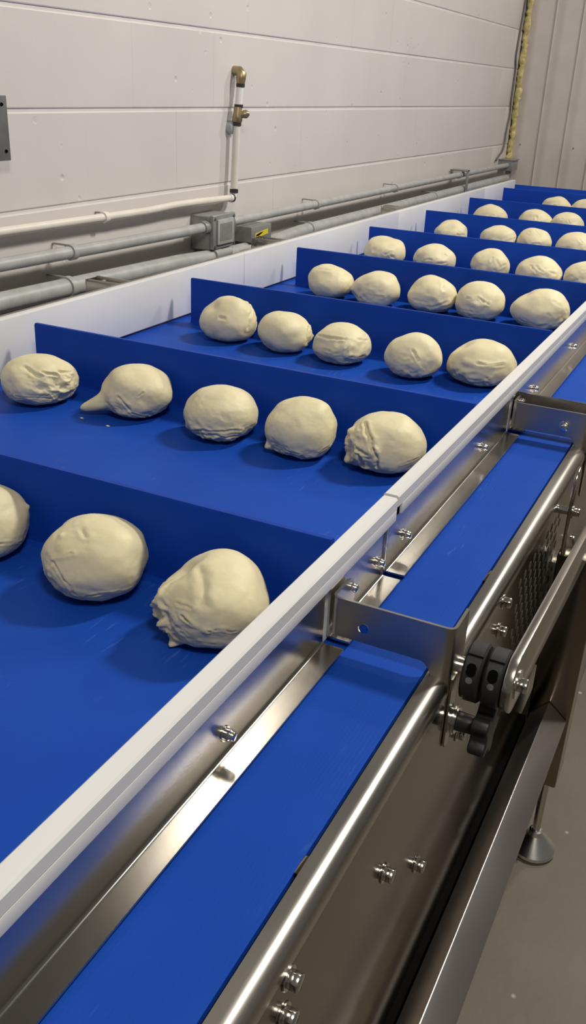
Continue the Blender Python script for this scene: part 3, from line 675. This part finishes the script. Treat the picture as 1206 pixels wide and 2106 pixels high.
for k in DOUGH:
    if k not in LOOK: LOOK[k] = 'dough ball half hidden by a cleat, %s from left in the %s row' % (ordw[int(k[1])], rows[k[0]])

def seg_dist(Pn, A, B):
    AB = B-A; t = np.clip(((Pn-A)@AB)/(AB@AB+1e-9), 0, 1); return np.linalg.norm(Pn-(A+t[:, None]*AB), axis=1)
def ico(level):
    bm = bmesh.new(); bmesh.ops.create_icosphere(bm, subdivisions=level, radius=1.0)
    bm.verts.ensure_lookup_table()
    v = np.array([q.co[:] for q in bm.verts]); f_ = [tuple(x_.index for x_ in q.verts) for q in bm.faces]; bm.free(); return v, f_
ICO = {6: ico(6), 5: ico(5)}
def fbm(pts, freq, off, octv=3):
    return np.array([noise.fractal(Vector(p)*freq+off, 1.0, 2.1, octv) for p in pts])
for idx, (key, (cx_, cy_, a, hz)) in enumerate(DOUGH.items()):
    lev = 6 if key[0] in 'AB' else 5
    V, F = ICO[lev]
    rd = random.Random(idx*7+3)
    Ft = FEAT.get(key)
    if Ft is None:
        Ft = dict(bumps=[(rd.uniform(-.9, .9), rd.uniform(.1, .8), rd.uniform(-.10, .07), .35) for _ in range(2)],
                  creases=[(x0, y0, x0+rd.uniform(-.5, .5), y0+rd.uniform(-.4, .2), .035, .06) for x0, y0 in [(rd.uniform(-.5, .5), rd.uniform(-.2, .7)) for _ in range(3)]],
                  crumple=(rd.uniform(-.8, .8), -0.3, 0.6, 0.04))
    d = np.array([cx_, cy_, 0.0]); dist = np.hypot(cx_, cy_); d /= np.linalg.norm(d)
    e = math.atan2(1-hz, dist)
    rt = np.array([d[1], -d[0], 0]); up = np.array([0, 0, 1])*math.cos(e)+d*math.sin(e); nf = np.array([0, 0, 1])*math.sin(e)-d*math.cos(e)
    def dr(sx, sy):
        q = sx*sx+sy*sy
        if q >= 0.999: s_ = math.sqrt(q); sx, sy, q = sx/s_, sy/s_, 1.0
        return sx*rt+sy*up+math.sqrt(max(0, 1-q))*nf
    off = Vector((idx*3.7, idx*1.3, idx*2.1))
    r = np.ones(len(V))
    r += 0.095*fbm(V, 0.9, off, 2)+0.013*fbm(V, 3.0, off, 3)
    c = Ft['crumple']; cd = dr(c[0], c[1]); ang = np.arccos(np.clip(V@cd, -1, 1))
    wgt = np.exp(-(ang/c[2])**2)
    rid = np.array([noise.ridged_multi_fractal(Vector(p)*2.6+off, 1.0, 2.2, 4, 1.0, 2.0) for p in V])
    r += wgt*c[3]*(rid-1.2)*1.35
    # gathered, wrinkled underside
    low = np.clip((-V[:, 2]+0.05)/0.8, 0, 1)
    r += low*0.028*(rid-1.2)
    for (sx, sy, amp, wd) in Ft['bumps']:
        an = np.arccos(np.clip(V@dr(sx, sy), -1, 1)); r += amp*np.exp(-(an/wd)**2)*(1 if amp < 0.3 else (1+0.25*fbm(V, 3.0, off, 2)))
    wob = np.stack([fbm(V, 2.4, off+Vector((9, 0, 0)), 3), fbm(V, 2.4, off+Vector((0, 9, 0)), 3), fbm(V, 2.4, off+Vector((0, 0, 9)), 3)], 1)*0.07
    for (x0, y0, x1, y1, dp, wd) in Ft['creases']:
        n = 7; A = [dr(x0+(x1-x0)*k/n, y0+(y1-y0)*k/n) for k in range(n+1)]
        dm = np.min([seg_dist(V+wob, A[k], A[k+1]) for k in range(n)], axis=0)
        r += -1.5*dp*np.exp(-(dm/(wd*0.62))**2)+0.6*dp*np.exp(-((dm-wd*1.4)/(wd*0.9))**2)
    Q = V*r[:, None]
    Q[:, 0] *= a; Q[:, 1] *= a; Q[:, 2] *= hz
    zc = 0.86*hz
    z = Q[:, 2]+zc
    k_ = 0.012
    z = np.where(z < 4*k_, np.log1p(np.exp(np.clip(z/k_, -40, 40)))*k_, z)     # settles flat on the belt
    Q[:, 2] = z-np.min(z)+0.0006
    # pressed against the cleat behind it
    yb = min(q for q in CY if q > cy_)-0.0105-cy_
    yy = Q[:, 1]; over = yy > yb-0.012
    Q[:, 1] = np.where(over, yb-0.012+0.012*(1-np.exp(-(yy-yb+0.012)/0.012)), yy)
    me = bpy.data.meshes.new('dough_ball')
    me.from_pydata([tuple(q*S) for q in Q], [], F); me.materials.append(M['dough']); me.shade_smooth()
    o = bpy.data.objects.new('dough_ball', me); COL.objects.link(o); o.location = P(cx_, cy_, 0)
    tag(o, LOOK[key], 'dough', 'dough balls on the conveyor belt')

# crumbs of dough left on the belt
for (px_, py_, lab) in ((-1.795, 2.205, 'tiny dough crumb on the belt below the tailed dough ball, left one'), (-1.683, 2.190, 'tiny dough crumb on the belt below the tailed dough ball, right one')):
    V, F = ICO[5]; mb = MB(); bm_ = ico(2)
    mb.add([(px_+p[0]*0.006*(1+0.3*math.sin(5*p[1])), py_+p[1]*0.004, 0.0022+p[2]*0.0024*(1+0.2*p[0])) for p in bm_[0]], bm_[1])
    tag(mb.build('dough_crumb', 'dough', angle=60), lab, 'crumb', 'dough crumbs on the belt')
